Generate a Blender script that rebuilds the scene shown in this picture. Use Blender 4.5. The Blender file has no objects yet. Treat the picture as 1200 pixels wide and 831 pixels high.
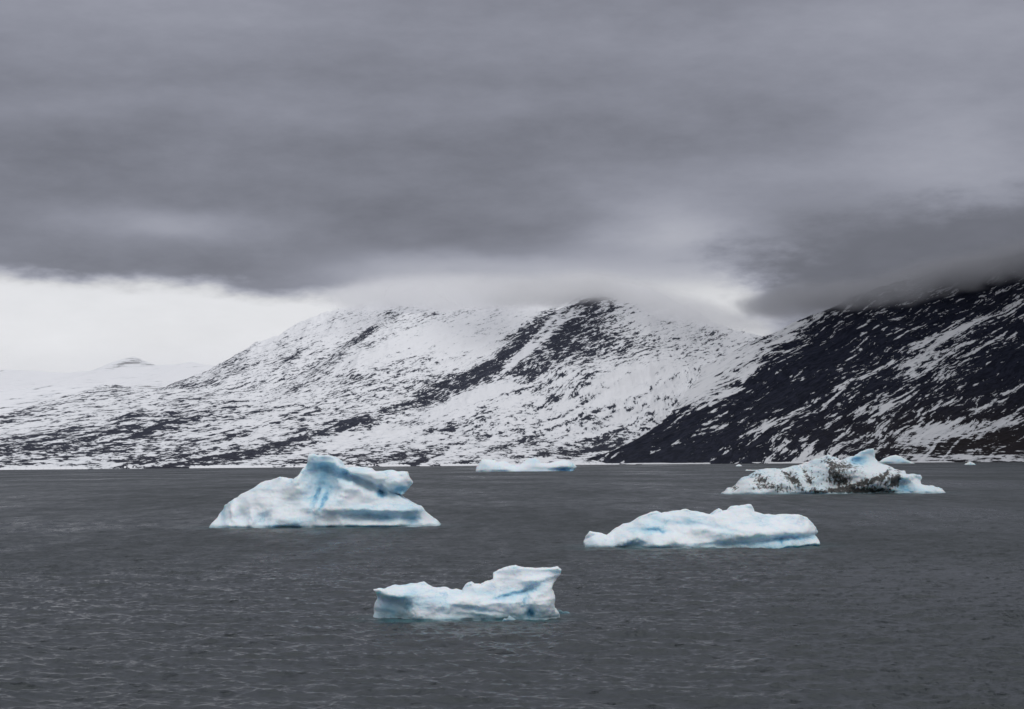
import bpy, math
import numpy as np
from mathutils import Matrix, Vector

# ------------------------------------------------------------------ basics
SC = bpy.context.scene
COL = SC.collection
RNG = np.random.default_rng(11)
F = 2239.0            # focal length in photo pixels (photo 1200 x 831)
CAM_H = 12.0
PITCH = math.atan(124.0 / F)
ROLL = math.radians(0.358)
fw = np.array([0, math.cos(PITCH), math.sin(PITCH)])
up0 = np.array([0, -math.sin(PITCH), math.cos(PITCH)])
rt0 = np.array([1.0, 0, 0])
RT = rt0 * math.cos(ROLL) - up0 * math.sin(ROLL)
UP = up0 * math.cos(ROLL) + rt0 * math.sin(ROLL)


def at(px, py, Y):
    """the place Y metres out that the photo shows at px, py"""
    px = np.asarray(px, float); py = np.asarray(py, float)
    d = fw * F + RT * (px[..., None] - 600) + UP * (415.5 - py[..., None])
    s = np.asarray(Y) / d[..., 1]
    p = d * s[..., None]
    p[..., 2] += CAM_H
    return p


def seen(P):
    q = P - np.array([0, 0, CAM_H])
    w = q @ fw
    w = np.where(w < 1, 1, w)
    return 600 + F * (q @ RT) / w, 415.5 - F * (q @ UP) / w


def water_dist(px, py):
    d = at(px, py, 1.0)
    return CAM_H / (CAM_H - d[..., 2])


# ------------------------------------------------------------------ noise
_T2 = RNG.random((256, 256)).astype(np.float32)
_T3 = RNG.random((64, 64, 64)).astype(np.float32)


def _q(t):
    return t * t * t * (t * (t * 6 - 15) + 10)


def vn2(x, y):
    xi = np.floor(x).astype(np.int64); yi = np.floor(y).astype(np.int64)
    u = _q(x - xi); v = _q(y - yi)
    a, b = xi & 255, (xi + 1) & 255
    c, d = yi & 255, (yi + 1) & 255
    return ((_T2[a, c] * (1 - u) + _T2[b, c] * u) * (1 - v) + (_T2[a, d] * (1 - u) + _T2[b, d] * u) * v) * 2 - 1


def vn3(x, y, z):
    xi = np.floor(x).astype(np.int64); yi = np.floor(y).astype(np.int64); zi = np.floor(z).astype(np.int64)
    u = _q(x - xi); v = _q(y - yi); w = _q(z - zi)
    a, b = xi & 63, (xi + 1) & 63
    c, d = yi & 63, (yi + 1) & 63
    e, f = zi & 63, (zi + 1) & 63
    lo = (_T3[a, c, e] * (1 - u) + _T3[b, c, e] * u) * (1 - v) + (_T3[a, d, e] * (1 - u) + _T3[b, d, e] * u) * v
    hi = (_T3[a, c, f] * (1 - u) + _T3[b, c, f] * u) * (1 - v) + (_T3[a, d, f] * (1 - u) + _T3[b, d, f] * u) * v
    return (lo * (1 - w) + hi * w) * 2 - 1


def fbm2(x, y, o=5, g=0.5, l=2.03):
    s = 0; a = 1; n = 0
    for i in range(o):
        s = s + a * vn2(x + 17.3 * i, y - 9.1 * i); n += a; a *= g; x = x * l; y = y * l
    return s / n


def ridged2(x, y, o=5, g=0.5, l=2.07):
    s = 0; a = 1; n = 0
    for i in range(o):
        s = s + a * (1 - np.abs(vn2(x + 7.7 * i, y + 3.3 * i)) * 2); n += a; a *= g; x = x * l; y = y * l
    return s / n


def fbm3(x, y, z, o=4, g=0.5, l=2.05):
    s = 0; a = 1; n = 0
    for i in range(o):
        s = s + a * vn3(x + 5.3 * i, y + 2.9 * i, z - 4.1 * i); n += a; a *= g; x = x * l; y = y * l; z = z * l
    return s / n


def sstep(a, b, x):
    t = np.clip((x - a) / (b - a), 0, 1)
    return t * t * (3 - 2 * t)


# ------------------------------------------------------------------ mesh helpers
def mesh_from(name, V, Q, mat, attrs=None, smooth=True):
    me = bpy.data.meshes.new(name)
    V = np.ascontiguousarray(V, np.float32); Q = np.ascontiguousarray(Q, np.int32)
    me.vertices.add(len(V)); me.vertices.foreach_set('co', V.ravel())
    me.loops.add(Q.size); me.loops.foreach_set('vertex_index', Q.ravel())
    me.polygons.add(len(Q)); me.polygons.foreach_set('loop_start', np.arange(0, Q.size, Q.shape[1], dtype=np.int32))
    me.update(calc_edges=True)
    me.polygons.foreach_set('use_smooth', np.full(len(Q), smooth))
    for k, a in (attrs or {}).items():
        a = np.ascontiguousarray(a, np.float32)
        if a.ndim == 1:
            t = me.attributes.new(k, 'FLOAT', 'POINT'); t.data.foreach_set('value', a)
        else:
            t = me.attributes.new(k, 'FLOAT_VECTOR', 'POINT'); t.data.foreach_set('vector', a.ravel())
    me.materials.append(mat)
    me.validate()
    o = bpy.data.objects.new(name, me)
    COL.objects.link(o)
    return o


def grid_quads(nr, nc):
    i = np.arange(nr - 1)[:, None] * nc + np.arange(nc - 1)[None, :]
    return np.stack([i, i + 1, i + nc + 1, i + nc], -1).reshape(-1, 4)


# ------------------------------------------------------------------ node helpers
class NT:
    def __init__(self, tree):
        self.t = tree; self.n = tree.nodes; self.n.clear(); self.l = tree.links

    def new(self, kind, **kw):
        n = self.n.new(kind)
        for k, v in kw.items():
            setattr(n, k, v)
        return n

    def put(self, sock, v):
        if hasattr(v, 'is_linked') and hasattr(v, 'node'):
            self.l.new(v, sock)
        else:
            sock.default_value = v

    def m(self, op, a, b=None, c=None, clamp=False):
        n = self.new('ShaderNodeMath', operation=op); n.use_clamp = clamp
        for i, v in enumerate((a, b, c)):
            if v is not None:
                self.put(n.inputs[i], v)
        return n.outputs[0]

    def add(self, a, b): return self.m('ADD', a, b)
    def sub(self, a, b): return self.m('SUBTRACT', a, b)
    def mul(self, a, b): return self.m('MULTIPLY', a, b)

    def vm(self, op, a, b=None):
        n = self.new('ShaderNodeVectorMath', operation=op)
        self.put(n.inputs[0], a)
        if b is not None:
            self.put(n.inputs[1], b)
        return n.outputs[0]

    def xyz(self, x, y, z):
        n = self.new('ShaderNodeCombineXYZ')
        for i, v in enumerate((x, y, z)):
            self.put(n.inputs[i], v)
        return n.outputs[0]

    def sep(self, v):
        n = self.new('ShaderNodeSeparateXYZ'); self.put(n.inputs[0], v)
        return n.outputs

    def noise(self, vec, scale, detail=4, rough=0.5, dist=0.0, lac=2.0):
        n = self.new('ShaderNodeTexNoise'); n.noise_dimensions = '3D'
        self.put(n.inputs['Vector'], vec)
        n.inputs['Scale'].default_value = scale; n.inputs['Detail'].default_value = detail
        n.inputs['Roughness'].default_value = rough; n.inputs['Distortion'].default_value = dist
        n.inputs['Lacunarity'].default_value = lac
        return n.outputs

    def ss(self, a, b, x):
        n = self.new('ShaderNodeMapRange'); n.interpolation_type = 'SMOOTHSTEP'
        self.put(n.inputs['Value'], x); self.put(n.inputs['From Min'], a); self.put(n.inputs['From Max'], b)
        return n.outputs[0]

    def lerp(self, f, a, b):
        n = self.new('ShaderNodeMix'); n.data_type = 'FLOAT'
        self.put(n.inputs[0], f); self.put(n.inputs[2], a); self.put(n.inputs[3], b)
        return n.outputs[0]

    def col(self, f, a, b):
        n = self.new('ShaderNodeMix'); n.data_type = 'RGBA'
        self.put(n.inputs[0], f); self.put(n.inputs[6], a); self.put(n.inputs[7], b)
        return n.outputs[2]

    def attr(self, name):
        n = self.new('ShaderNodeAttribute'); n.attribute_name = name
        return n

    def bump(self, h, strength, dist, normal=None):
        n = self.new('ShaderNodeBump')
        self.put(n.inputs['Height'], h); n.inputs['Strength'].default_value = strength
        n.inputs['Distance'].default_value = dist
        if normal is not None:
            self.put(n.inputs['Normal'], normal)
        return n.outputs[0]


def material(name):
    mt = bpy.data.materials.new(name); mt.use_nodes = True
    t = NT(mt.node_tree)
    out = t.new('ShaderNodeOutputMaterial')
    return mt, t, out


def rgb(r, g, b): return (r, g, b, 1.0)


# ------------------------------------------------------------------ camera
cam = bpy.data.cameras.new('camera'); cam.sensor_width = 36; cam.lens = 36 * F / 1200
cam.clip_start = 1; cam.clip_end = 200000
co = bpy.data.objects.new('camera', cam); COL.objects.link(co)
M = Matrix(((RT[0], UP[0], -fw[0], 0), (RT[1], UP[1], -fw[1], 0), (RT[2], UP[2], -fw[2], CAM_H), (0, 0, 0, 1)))
co.matrix_world = M
SC.camera = co

# ------------------------------------------------------------------ sky and sun
SUN_EL, SUN_AZ = math.radians(58), math.radians(150)      # azimuth clockwise from +Y: behind the viewer, a little right
w = bpy.data.worlds.new('World'); SC.world = w; w.use_nodes = True
t = NT(w.node_tree)
wout = t.new('ShaderNodeOutputWorld')
sky = t.new('ShaderNodeTexSky', sky_type='NISHITA', sun_disc=False, sun_elevation=SUN_EL, sun_rotation=SUN_AZ)
bg1 = t.new('ShaderNodeBackground'); t.l.new(sky.outputs[0], bg1.inputs[0]); bg1.inputs[1].default_value = 0.08
tc = t.new('ShaderNodeTexCoord')
D = tc.outputs['Generated']
dx, dy, dz = t.sep(D)
k = F / 1000.0
U = t.mul(t.m('ARCTAN2', dx, dy), k)                       # azimuth and height in thousandths of the focal length
V = t.mul(t.m('ARCSINE', dz), k)
wv = t.xyz(U, t.mul(V, 2.6), 0.0)
n1 = t.noise(wv, 2.6, 5, 0.55)[0]
n2 = t.noise(t.vm('ADD', wv, (7.3, 1.9, 4.0)), 3.2, 5, 0.55)[0]
n3 = t.noise(t.vm('ADD', wv, (2.3, 8.1, 1.0)), 6.0, 6, 0.6)[0]
Uw = t.add(U, t.mul(t.sub(n1, 0.5), 0.22))
Vw = t.add(V, t.mul(t.sub(n2, 0.5), 0.055))


def blob(px, py, rx, ry, amp, warp=True):
    a = math.atan((px - 600) / F) * k; b = math.atan((540 - py - (px - 600) * 0.0062) / F) * k
    ux = t.mul(t.sub(Uw if warp else U, a), 1000.0 / rx); vy = t.mul(t.sub(Vw if warp else V, b), 1000.0 / ry)
    r2 = t.add(t.mul(ux, ux), t.mul(vy, vy))
    return t.mul(t.m('EXPONENT', t.mul(r2, -1.0)), amp)


n4 = t.noise(t.vm('ADD', wv, (1.3, 5.1, 9.0)), 14.0, 5, 0.6)[0]
lump = t.add(t.mul(t.sub(n3, 0.5), 0.7), t.mul(t.sub(n4, 0.5), 0.3))
val = t.add(0.236, t.mul(lump, 0.19))
val = t.add(val, t.mul(t.sub(t.noise(t.xyz(U, t.mul(V, 7.0), 3.0), 2.2, 4, 0.5)[0], 0.5), 0.04))
for b in [(150, 5, 300, 60, 0.075), (1150, 40, 200, 110, 0.08), (250, 130, 260, 22, 0.04), (800, 50, 260, 40, 0.05), (700, 125, 160, 25, 0.03),
          (200, 264, 120, 18, 0.11), (780, 268, 95, 40, 0.20), (1140, 205, 130, 60, 0.12), (860, 200, 160, 30, 0.05),
          (60, 175, 220, 45, -0.035), (470, 235, 220, 40, -0.03), (560, 262, 180, 22, -0.03), (700, 160, 240, 60, -0.03), (150, 312, 140, 20, -0.035)]:
    val = t.add(val, blob(*b))
# paler, thinner cloud under the deck over the middle summits
Vl = t.add(Vw, t.mul(lump, 0.07))
band = t.ss(0.262, 0.225, Vl)
bandx = t.mul(t.ss(-0.30, -0.12, Uw), t.ss(0.40, 0.22, Uw))
val = t.lerp(t.mul(band, bandx), val, t.add(0.42, t.mul(lump, 0.35)))
# the clear bright gap under the deck, over the valley and behind the right-hand ridge
edge = t.add(t.add(0.192, t.mul(t.ss(-0.47, -0.62, U), 0.022)), t.mul(t.m('SINE', t.mul(t.add(Uw, 0.75), 5.0)), 0.005))
gap = t.ss(0.017, -0.021, t.sub(t.add(V, t.add(t.mul(t.add(t.sub(n2, 0.5), lump), 0.09), t.mul(t.sub(n1, 0.5), 0.08))), edge))
gapx = t.ss(-0.02, -0.22, Uw)
white = t.add(0.785, t.add(t.mul(t.sub(n1, 0.5), 0.10), t.mul(lump, 0.19)))
val = t.lerp(t.mul(gap, gapx), val, white)
gap2 = t.ss(0.235, 0.165, Vl)
gapw = t.mul(t.ss(-0.10, 0.10, Uw), t.ss(0.40, 0.26, Uw))
val = t.lerp(t.mul(gap2, gapw), val, t.add(0.73, t.mul(lump, 0.2)))
# the dark ragged bank hanging over the right-hand ridge
bx = t.m('MAXIMUM', t.mul(t.sub(0.47, U), 4.5), 0.0)
by = t.mul(t.sub(V, 0.205), 10.5)
bank = t.sub(1.25, t.m('SQRT', t.add(t.mul(bx, bx), t.mul(by, by))))
bank = t.ss(0.0, 0.75, t.add(bank, t.add(t.mul(lump, 2.2), t.mul(t.sub(n1, 0.5), 0.7))))
val = t.lerp(bank, val, t.add(0.155, t.mul(lump, 0.10)))
val = t.m('MAXIMUM', val, 0.12)
# thinner, brighter cloud overhead and behind the viewer
hi = t.ss(0.70, 2.4, V)
val = t.lerp(hi, val, 0.95)
back = t.ss(0.25, -0.6, dy)
val = t.lerp(back, val, t.lerp(hi, 0.58, 0.98))
tint = t.col(t.ss(0.25, 0.7, val), rgb(0.935, 0.965, 1.15), rgb(0.982, 0.99, 1.025))
vcol = t.vm('MULTIPLY', t.xyz(val, val, val), tint)
bg2 = t.new('ShaderNodeBackground'); t.l.new(vcol, bg2.inputs[0]); bg2.inputs[1].default_value = 1.0
mx = t.new('ShaderNodeMixShader'); mx.inputs[0].default_value = 0.97
t.l.new(bg1.outputs[0], mx.inputs[1]); t.l.new(bg2.outputs[0], mx.inputs[2]); t.l.new(mx.outputs[0], wout.inputs[0])

sl = bpy.data.lights.new('sun', 'SUN'); sl.energy = 0.7; sl.angle = math.radians(40); sl.color = (1.0, 0.98, 0.95)
so = bpy.data.objects.new('sun', sl); COL.objects.link(so)
sd = Vector((math.sin(SUN_AZ) * math.cos(SUN_EL), math.cos(SUN_AZ) * math.cos(SUN_EL), math.sin(SUN_EL)))
so.rotation_euler = sd.to_track_quat('Z', 'Y').to_euler(); so.location = sd * 500

# ------------------------------------------------------------------ water
wm, t, out = material('fjord_water')
geo = t.new('ShaderNodeNewGeometry')
P = geo.outputs['Position']
pb = t.new('ShaderNodeBsdfPrincipled'); t.l.new(pb.outputs[0], out.inputs[0])
foot_refl = t.attr('ice_foot_refl').outputs['Fac']
t.put(pb.inputs['Base Color'], t.col(foot_refl, rgb(0.021, 0.028, 0.031), rgb(0.08, 0.21, 0.235)))  # teal by the bergs: submerged ice foot plus painted berg reflection
gu = t.add(t.mul(t.sub(t.noise(t.vm('MULTIPLY', P, (0.18, 0.035, 0.1)), 1.0, 5, 0.65)[0], 0.5), 1.5), t.mul(t.sub(t.noise(t.vm('MULTIPLY', P, (0.012, 0.004, 0.01)), 1.0, 4, 0.55)[0], 0.5), 2.0))
t.put(pb.inputs['Roughness'], t.m('MAXIMUM', t.mul(t.attr('lost_ripple').outputs['Fac'], t.add(1.0, gu)), 0.12))
pb.inputs['IOR'].default_value = 1.333
dist = t.vm('LENGTH', P) if False else None
nA = t.noise(P, 3.2, 5, 0.65)[0]
sp = t.ss(0.60, 0.74, t.noise(t.vm('MULTIPLY', P, (0.55, 0.75, 0.6)), 1.0, 4, 0.6)[0])
nB = t.noise(t.vm('ADD', P, (31.0, 7.0, 3.0)), 0.7, 4, 0.6)[0]
b0 = t.bump(t.noise(t.vm('MULTIPLY', P, (0.22, 0.10, 0.2)), 1.0, 4, 0.6)[0], 0.6, 1.6)
b1 = t.bump(nB, 0.6, 0.4, b0)
b2 = t.bump(sp, 0.9, 0.30, t.bump(nA, 0.7, 0.10, b1))
t.put(pb.inputs['Normal'], b2)

ang_fine = np.linspace(-0.44, 0.44, 1700)
ang = np.concatenate([np.linspace(-1.35, -0.46, 40), ang_fine, np.linspace(0.46, 1.35, 40)])
rows = [40.0]
while rows[-1] < 2500:
    d = rows[-1]
    rows.append(d + min(max(0.33 * d * d / (F * CAM_H), 0.14), 60.0))
rows = np.array(rows + list(np.geomspace(rows[-1] * 1.02, 90000, 60)))
spac = np.gradient(rows)
X = rows[:, None] * np.tan(np.clip(ang, -1.35, 1.35))[None, :]
Yg = np.repeat(rows[:, None], len(ang), 1)
Z = np.zeros_like(X); DX = np.zeros_like(X); DY = np.zeros_like(X)
NW = 80
lam = np.geomspace(0.5, 12, NW) * RNG.uniform(0.93, 1.07, NW)
th = math.radians(-115) + RNG.normal(0, 0.62, NW)
ph = RNG.uniform(0, 2 * math.pi, NW)
steep = 0.20 * np.where(lam < 3, (3 / lam) ** 0.25, 1.0) * math.sqrt(2.0 / NW) * np.where(lam > 3, (3 / lam) ** 0.75, 1.0)
lost = np.zeros(len(rows))
rsel = rows < 2600
for i in range(NW):
    kk = 2 * math.pi / lam[i]; cx, sy = math.cos(th[i]), math.sin(th[i])
    fade = sstep(lam[i] * 1.7, lam[i] * 0.7, spac) * rsel
    n = int(np.count_nonzero(fade > 0))
    lost += 0.5 * steep[i] ** 2 * (1 - fade ** 2)
    if n == 0:
        continue
    q = kk * (cx * X[:n] + sy * Yg[:n]) + ph[i]
    A = steep[i] / kk * fade[:n, None]
    Z[:n] += A * np.cos(q)
    s = A * np.sin(q) * 0.8
    DX[:n] -= s * cx; DY[:n] -= s * sy
gust = 1.0 + 0.3 * fbm2(X / 60.0, Yg / 90.0, 3)
fx = sstep(0.44, 0.36, np.abs(ang))[None, :]
Z *= gust * fx; X = X + DX * gust * fx; Yg = Yg + DY * gust * fx
WATER = (X, Yg, Z)
ROUGH = np.maximum(np.repeat(np.sqrt(np.sqrt(1.7 * lost + 0.0005))[:, None], X.shape[1], 1), 0.40 * (1 - fx))

# ------------------------------------------------------------------ mountains


def interp_px(pts, Y):
    """ridge drawn through photo points at distance Y, as height over world x"""
    p = np.array(pts, float)
    q = at(p[:, 0], p[:, 1], Y)
    return q[:, 0], q[:, 2]


def mountain_material(name, thr, rock_a, rock_b, scale, cloud_shade=1.0):
    mt, t, out = material(name)
    pb = t.new('ShaderNodeBsdfPrincipled'); t.l.new(pb.outputs[0], out.inputs[0])
    st = t.attr('strata').outputs['Vector']
    bias = t.attr('rock').outputs['Fac']
    flat = t.attr('flat').outputs['Fac']
    Pw = t.new('ShaderNodeNewGeometry').outputs['Position']

    def two(a, b, c, det, ro, di):
        n1_ = t.noise(t.vm('MULTIPLY', st, (a, b, c)), 1.0, det, ro, di)[0]
        n2_ = t.noise(t.vm('MULTIPLY', Pw, (a, c * 0.15, b * 1.6)), 1.0, det, ro, di)[0]
        return t.lerp(flat, n1_, n2_)
    na = two(scale[0], scale[1], scale[0], 9, 0.64, 0.35)
    nb = two(scale[0] * 3.1, scale[1] * 2.3, scale[0] * 2, 7, 0.65, 0.3)
    nc = t.noise(t.vm('MULTIPLY', st, (0.0022, 0.004, 0.002)), 1.0, 3, 0.5)[0]
    v = t.add(t.add(t.mul(na, 0.55), t.mul(nb, 0.45)), t.mul(t.sub(nc, 0.5), 0.25))
    v = t.add(v, bias)
    rock = t.ss(thr - 0.011, thr + 0.011, v)
    thin = t.ss(thr - 0.10, thr + 0.02, v)                   # thin snow with stones showing through
    rcol = t.col(t.ss(0.4, 0.62, nb), rgb(*rock_a), rgb(*rock_b))
    brown = t.attr('brown').outputs['Fac']
    rcol = t.col(brown, rcol, rgb(0.024, 0.018, 0.014))
    scol = t.col(thin, rgb(0.78 * cloud_shade, 0.79 * cloud_shade, 0.82 * cloud_shade), rgb(0.62 * cloud_shade, 0.64 * cloud_shade, 0.68 * cloud_shade))  # cloud shade painted into the snow colour of the dark mountain
    t.put(pb.inputs['Base Color'], t.col(rock, scol, rcol))
    pb.inputs['Roughness'].default_value = 0.85
    pb.inputs['Specular IOR Level'].default_value = 0.05
    t.put(pb.inputs['Normal'], t.bump(t.add(t.mul(rock, 0.6), nb), 0.5, 5.0))
    return mt


def gb(px, py, cx, cy, rx, ry, rot=0.0, p=2):
    c, s = math.cos(math.radians(rot)), math.sin(math.radians(rot))
    a = (px - cx) * c - (py - cy) * s; b = (px - cx) * s + (py - cy) * c     # rot > 0 climbs to the right
    return np.exp(-((np.abs(a / rx)) ** p + (np.abs(b / ry)) ** p))


def layer(X, Y, ridge, yr, shore, pw=1.2, back=1.0):
    rx, rz = ridge
    # the ridge is drawn at distance yr; points nearer or farther keep their own world x
    zr = np.interp(X, rx, rz)
    ys = np.interp(X, shore[0], shore[1])
    tt = (Y - ys) / (yr - ys)
    front = np.where(tt > 0, np.clip(tt, 0, 1) ** pw, tt * 0.35)
    g = np.where(tt > 1, 1 - (tt - 1) * back, front)
    return np.where(zr > 0, zr * g, zr), tt


def fan(px0, px1, nc, ys):
    a = (np.linspace(px0, px1, nc) - 600) / F
    Y = np.repeat(np.asarray(ys)[:, None], nc, 1)
    return a[None, :] * Y, Y


# --- the snowy massif, left and middle
Yrows = np.concatenate([np.linspace(3350, 5200, 230), np.linspace(5206, 9300, 300)])
X, Y = fan(-170, 1150, 1350, Yrows)
sh = at(np.array([-300, 0, 300, 640, 900, 1400.]), np.full(6, 540.), 4000.)[:, 0]
shore = (sh, np.array([3300., 3520., 4000., 4650., 4900., 5200.]))
nW = fbm2(X / 260.0, Y / 420.0, 4)
RA = interp_px([(-200, 520), (100, 490), (160, 466), (200, 452), (235, 438), (262, 424), (300, 401), (345, 381), (380, 366),
                (440, 351), (500, 340), (600, 338), (700, 342), (780, 352), (850, 385), (920, 405), (1000, 420), (1300, 430)], 8600.)
RB = interp_px([(-200, 548), (200, 535), (260, 500), (330, 450), (385, 415), (420, 392), (445, 376), (468, 366), (500, 365),
                (550, 361), (600, 352), (660, 350), (720, 365), (900, 420), (1300, 480)], 7200.)
RC = interp_px([(-200, 560), (380, 536), (440, 502), (500, 466), (545, 434), (590, 402), (625, 378), (660, 355), (690, 338),
                (725, 328), (760, 336), (800, 356), (840, 378), (880, 391), (930, 402), (1300, 440)], 6300.)
RD = interp_px([(-300, 535), (-100, 505), (0, 489), (60, 467), (92, 461), (115, 453), (150, 452), (185, 456), (235, 458), (300, 470),
                (400, 482), (500, 500), (600, 520), (700, 540), (760, 556), (1300, 600)], 4900.)
sA = (shore[0], shore[1] + 2400); sB = (shore[0], shore[1] + 1200); sC = (shore[0], shore[1] + 500)
zA, _ = layer(X, Y, RA, 8600., sA, 1.15, 0.8)
zB, _ = layer(X, Y, RB, 7200., sB, 1.25, 1.6)
zC, _ = layer(X, Y, RC, 6300., sC, 1.2, 1.4)
shoreD = (shore[0], np.minimum(shore[1], 4720.))
zD, _ = layer(X, Y, RD, 4900., shoreD, 0.9, 0.6)
tD = (Y - np.interp(X, shore[0], shore[1])) / 1000.
Z = np.maximum(np.maximum(zA, zB), np.maximum(zC, zD))
sc_ = np.clip(Z / 120.0, 0, 1)
H0 = Z
la = X + 0.3 * H0; lb = H0 - 0.36 * (X + 300) + 30 * fbm2(X / 330., H0 / 170., 4)
rib = ridged2(la / 330., lb / 46., 5, 0.55)
lines = sstep(0.50, 0.80, ridged2(la / 520. + 9, lb / 30. + 4, 3, 0.5))
hang = ridged2(X / 120. + 3, Y / 420., 4)
Z = Z + sc_ * (10 * nW + 10 * rib + 14 * hang * np.clip(Z / 250, 0, 1)) - sc_ * 10
Z = Z + np.clip(Z / 40, 0, 1) * 3.0 * fbm2(X / 40., Y / 70., 4)
Z = np.where(tD < 0, np.minimum(Z, -2), np.maximum(Z, 0.6 + 2.0 * np.clip(tD * 60, 0, 1)))
Vv = np.stack([X, Y, Z], -1).reshape(-1, 3)
px, py = seen(Vv)
x, y, z = Vv.T
wz = 0.35 + 0.65 * np.clip(z / 300, 0, 1)
strata = np.stack([x + 0.3 * z, z - 0.34 * (x + 400) * wz + 22 * fbm2(x / 240, z / 130, 4), y * 0.15], -1)
rock = np.interp(py, [345, 380, 420, 450, 490, 520, 546], [-0.056, -0.040, -0.024, 0.000, 0.016, 0.036, 0.042])
for cx, cy, rx, ry, rot, a in [(600, 430, 62, 18, 33, .085), (642, 414, 46, 26, 35, .072), (674, 396, 36, 34, 35, .062), (620, 444, 50, 10, 30, .06), (628, 385, 60, 9, 40, .10),
                               (600, 402, 60, 7, 40, .07), (690, 372, 22, 22, 30, .05), (655, 366, 40, 2.5, 45, -.05), (615, 412, 50, 4, 40, -.06), (640, 395, 40, 3.5, 42, -.08), (850, 365, 70, 25, 0, -.03), (694, 352, 20, 10, 10, .10), (545, 446, 60, 13, 25, .08), (470, 478, 120, 8, 24, .022),
                               (640, 470, 60, 10, 30, .03), (215, 470, 70, 18, 30, .012), (270, 425, 40, 9, 40, .05), (450, 482, 130, 3.0, 24, .035), (700, 462, 60, 2.5, 32, .11), (570, 512, 110, 3, 14, .08), (120, 510, 120, 3.0, 14, .02), (300, 500, 110, 2.5, 20, .03), (680, 490, 80, 2.5, 20, .08), (620, 535, 120, 2.5, 6, .07), (630, 392, 60, 2.4, 46, -.09), (664, 408, 50, 1.8, 50, -.07), (612, 418, 50, 2.2, 42, -.08), (650, 432, 40, 2.2, 35, -.06), (560, 470, 80, 5, 22, -.06), (350, 412, 60, 3, 38, .05), (130, 500, 170, 24, 12, -.022), (770, 430, 70, 26, 22, .035), (725, 405, 40, 30, -10, .025), (470, 498, 120, 14, 16, -.022), (500, 372, 40, 8, 8, .03), (140, 458, 35, 8, 15, .06),
                               (430, 390, 42, 5, 36, .08), (455, 385, 40, 14, 10, .035), (385, 440, 70, 18, 30, .02), (300, 440, 50, 14, 35, .008), (560, 385, 40, 6, 40, .02), (245, 450, 40, 20, 35, .008),
                               (740, 440, 70, 14, 22, -.10), (520, 400, 60, 14, 10, -.06), (540, 470, 70, 8, 25, -.05), (480, 440, 50, 10, 15, -.05),
                               (720, 470, 50, 12, 25, -.05), (745, 395, 55, 25, -10, .035), (800, 425, 60, 14, 20, .03), (840, 392, 50, 12, 10, .045), (700, 425, 40, 15, 20, .03), (850, 395, 40, 10, 10, .03), (620, 525, 150, 12, 8, .02),
                               (330, 440, 60, 20, 20, -.02), (760, 490, 60, 12, 25, .01)]:
    rock = rock + a * gb(px, py, cx, cy, rx, ry, rot)
rock = np.where((z < 4.0) & (fbm2(x / 90, y / 90, 3) > 0.03), -0.25, rock)
brown = np.clip((py - 500) / 60, 0, 1) * 0.25
flat = sstep(490, 535, py) * 0.7
rock = rock + 0.055 * (rib.ravel() - rib.mean()) + 0.055 * lines.ravel() * sstep(360, 440, py) + 0.03 * (hang.ravel() - hang.mean()) * sstep(470, 400, py) - 0.008 + 0.035 * fbm2(x / 170, z / 55, 3)
mA = mountain_material('snowy_mountain_rock', 0.545, (0.025, 0.028, 0.042), (0.052, 0.057, 0.078), (0.030, 0.112))  # distance haze put into the paler, bluer rock colours
mt_left = mesh_from('mountain', Vv, grid_quads(*X.shape), mA, {'strata': strata, 'rock': rock, 'brown': brown, 'flat': flat})
mt_left['kind'] = 'structure'; mt_left['label'] = 'snow covered mountain massif with scattered dark rock beyond the fjord'

# --- the dark mountain on the right
Yrows = np.concatenate([np.linspace(4650, 5300, 180), np.linspace(5303, 6350, 250)])
X, Y = fan(560, 1500, 1000, Yrows)
RR = interp_px([(400, 600), (560, 560), (610, 545), (645, 536), (680, 522), (720, 495), (760, 464), (800, 441), (850, 416), (900, 393), (935, 375),
                (960, 366), (1000, 350), (1050, 332), (1100, 318), (1150, 306), (1200, 297), (1300, 285), (1600, 270)], 6000.)
shR = (at(np.array([500, 640, 900, 1200, 1600.]), np.full(5, 541.), 5000.)[:, 0], np.array([4850., 4760., 4800., 4950., 5050.]))
zR, tR = layer(X, Y, RR, 6000., shR, 1.0, 1.0)
# foreland: a gentle foot, then the steep face
zR = np.where(tR < 1, zR * (0.55 + 0.45 * np.clip(tR, 0, 1)), zR)
sc_ = np.clip(zR / 100.0, 0, 1)
rot = math.radians(30)
lbR = zR - 0.50 * (X - 900) + 20 * fbm2(X / 260., zR / 140., 3)
ribR = ridged2((X + 0.5 * zR) / 360., lbR / 40., 5, 0.55)
linR = sstep(0.45, 0.80, ridged2((X + 0.5 * zR) / 480. + 5, lbR / 26. + 2, 3, 0.5))
ca = X * math.cos(rot) + zR * math.sin(rot); cb = -X * math.sin(rot) + zR * math.cos(rot)
Z = zR + sc_ * (11 * ribR + 7 * fbm2(X / 160., Y / 160., 4)) - 3 * sc_
Z = Z + np.clip(zR / 30, 0, 1) * 2.2 * fbm2(X / 35., Y / 40., 4)
Z = np.where(tR < 0, np.minimum(Z, -2), np.where(zR > 0, np.maximum(Z, 0.4 + 1.5 * np.clip(tR * 80, 0, 1)), Z))
Vv = np.stack([X, Y, Z], -1).reshape(-1, 3)
px, py = seen(Vv)
x, y, z = Vv.T
low = sstep(130, 20, z) * sstep(950, 1150, px)
bb = z - 0.50 * (x - 900) + 16 * fbm2(x / 180, z / 100, 4)
strata = np.stack([x * 0.89 + z * 0.45, bb, y * 0.15], -1)
rock = 0.082 + 0 * px
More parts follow.
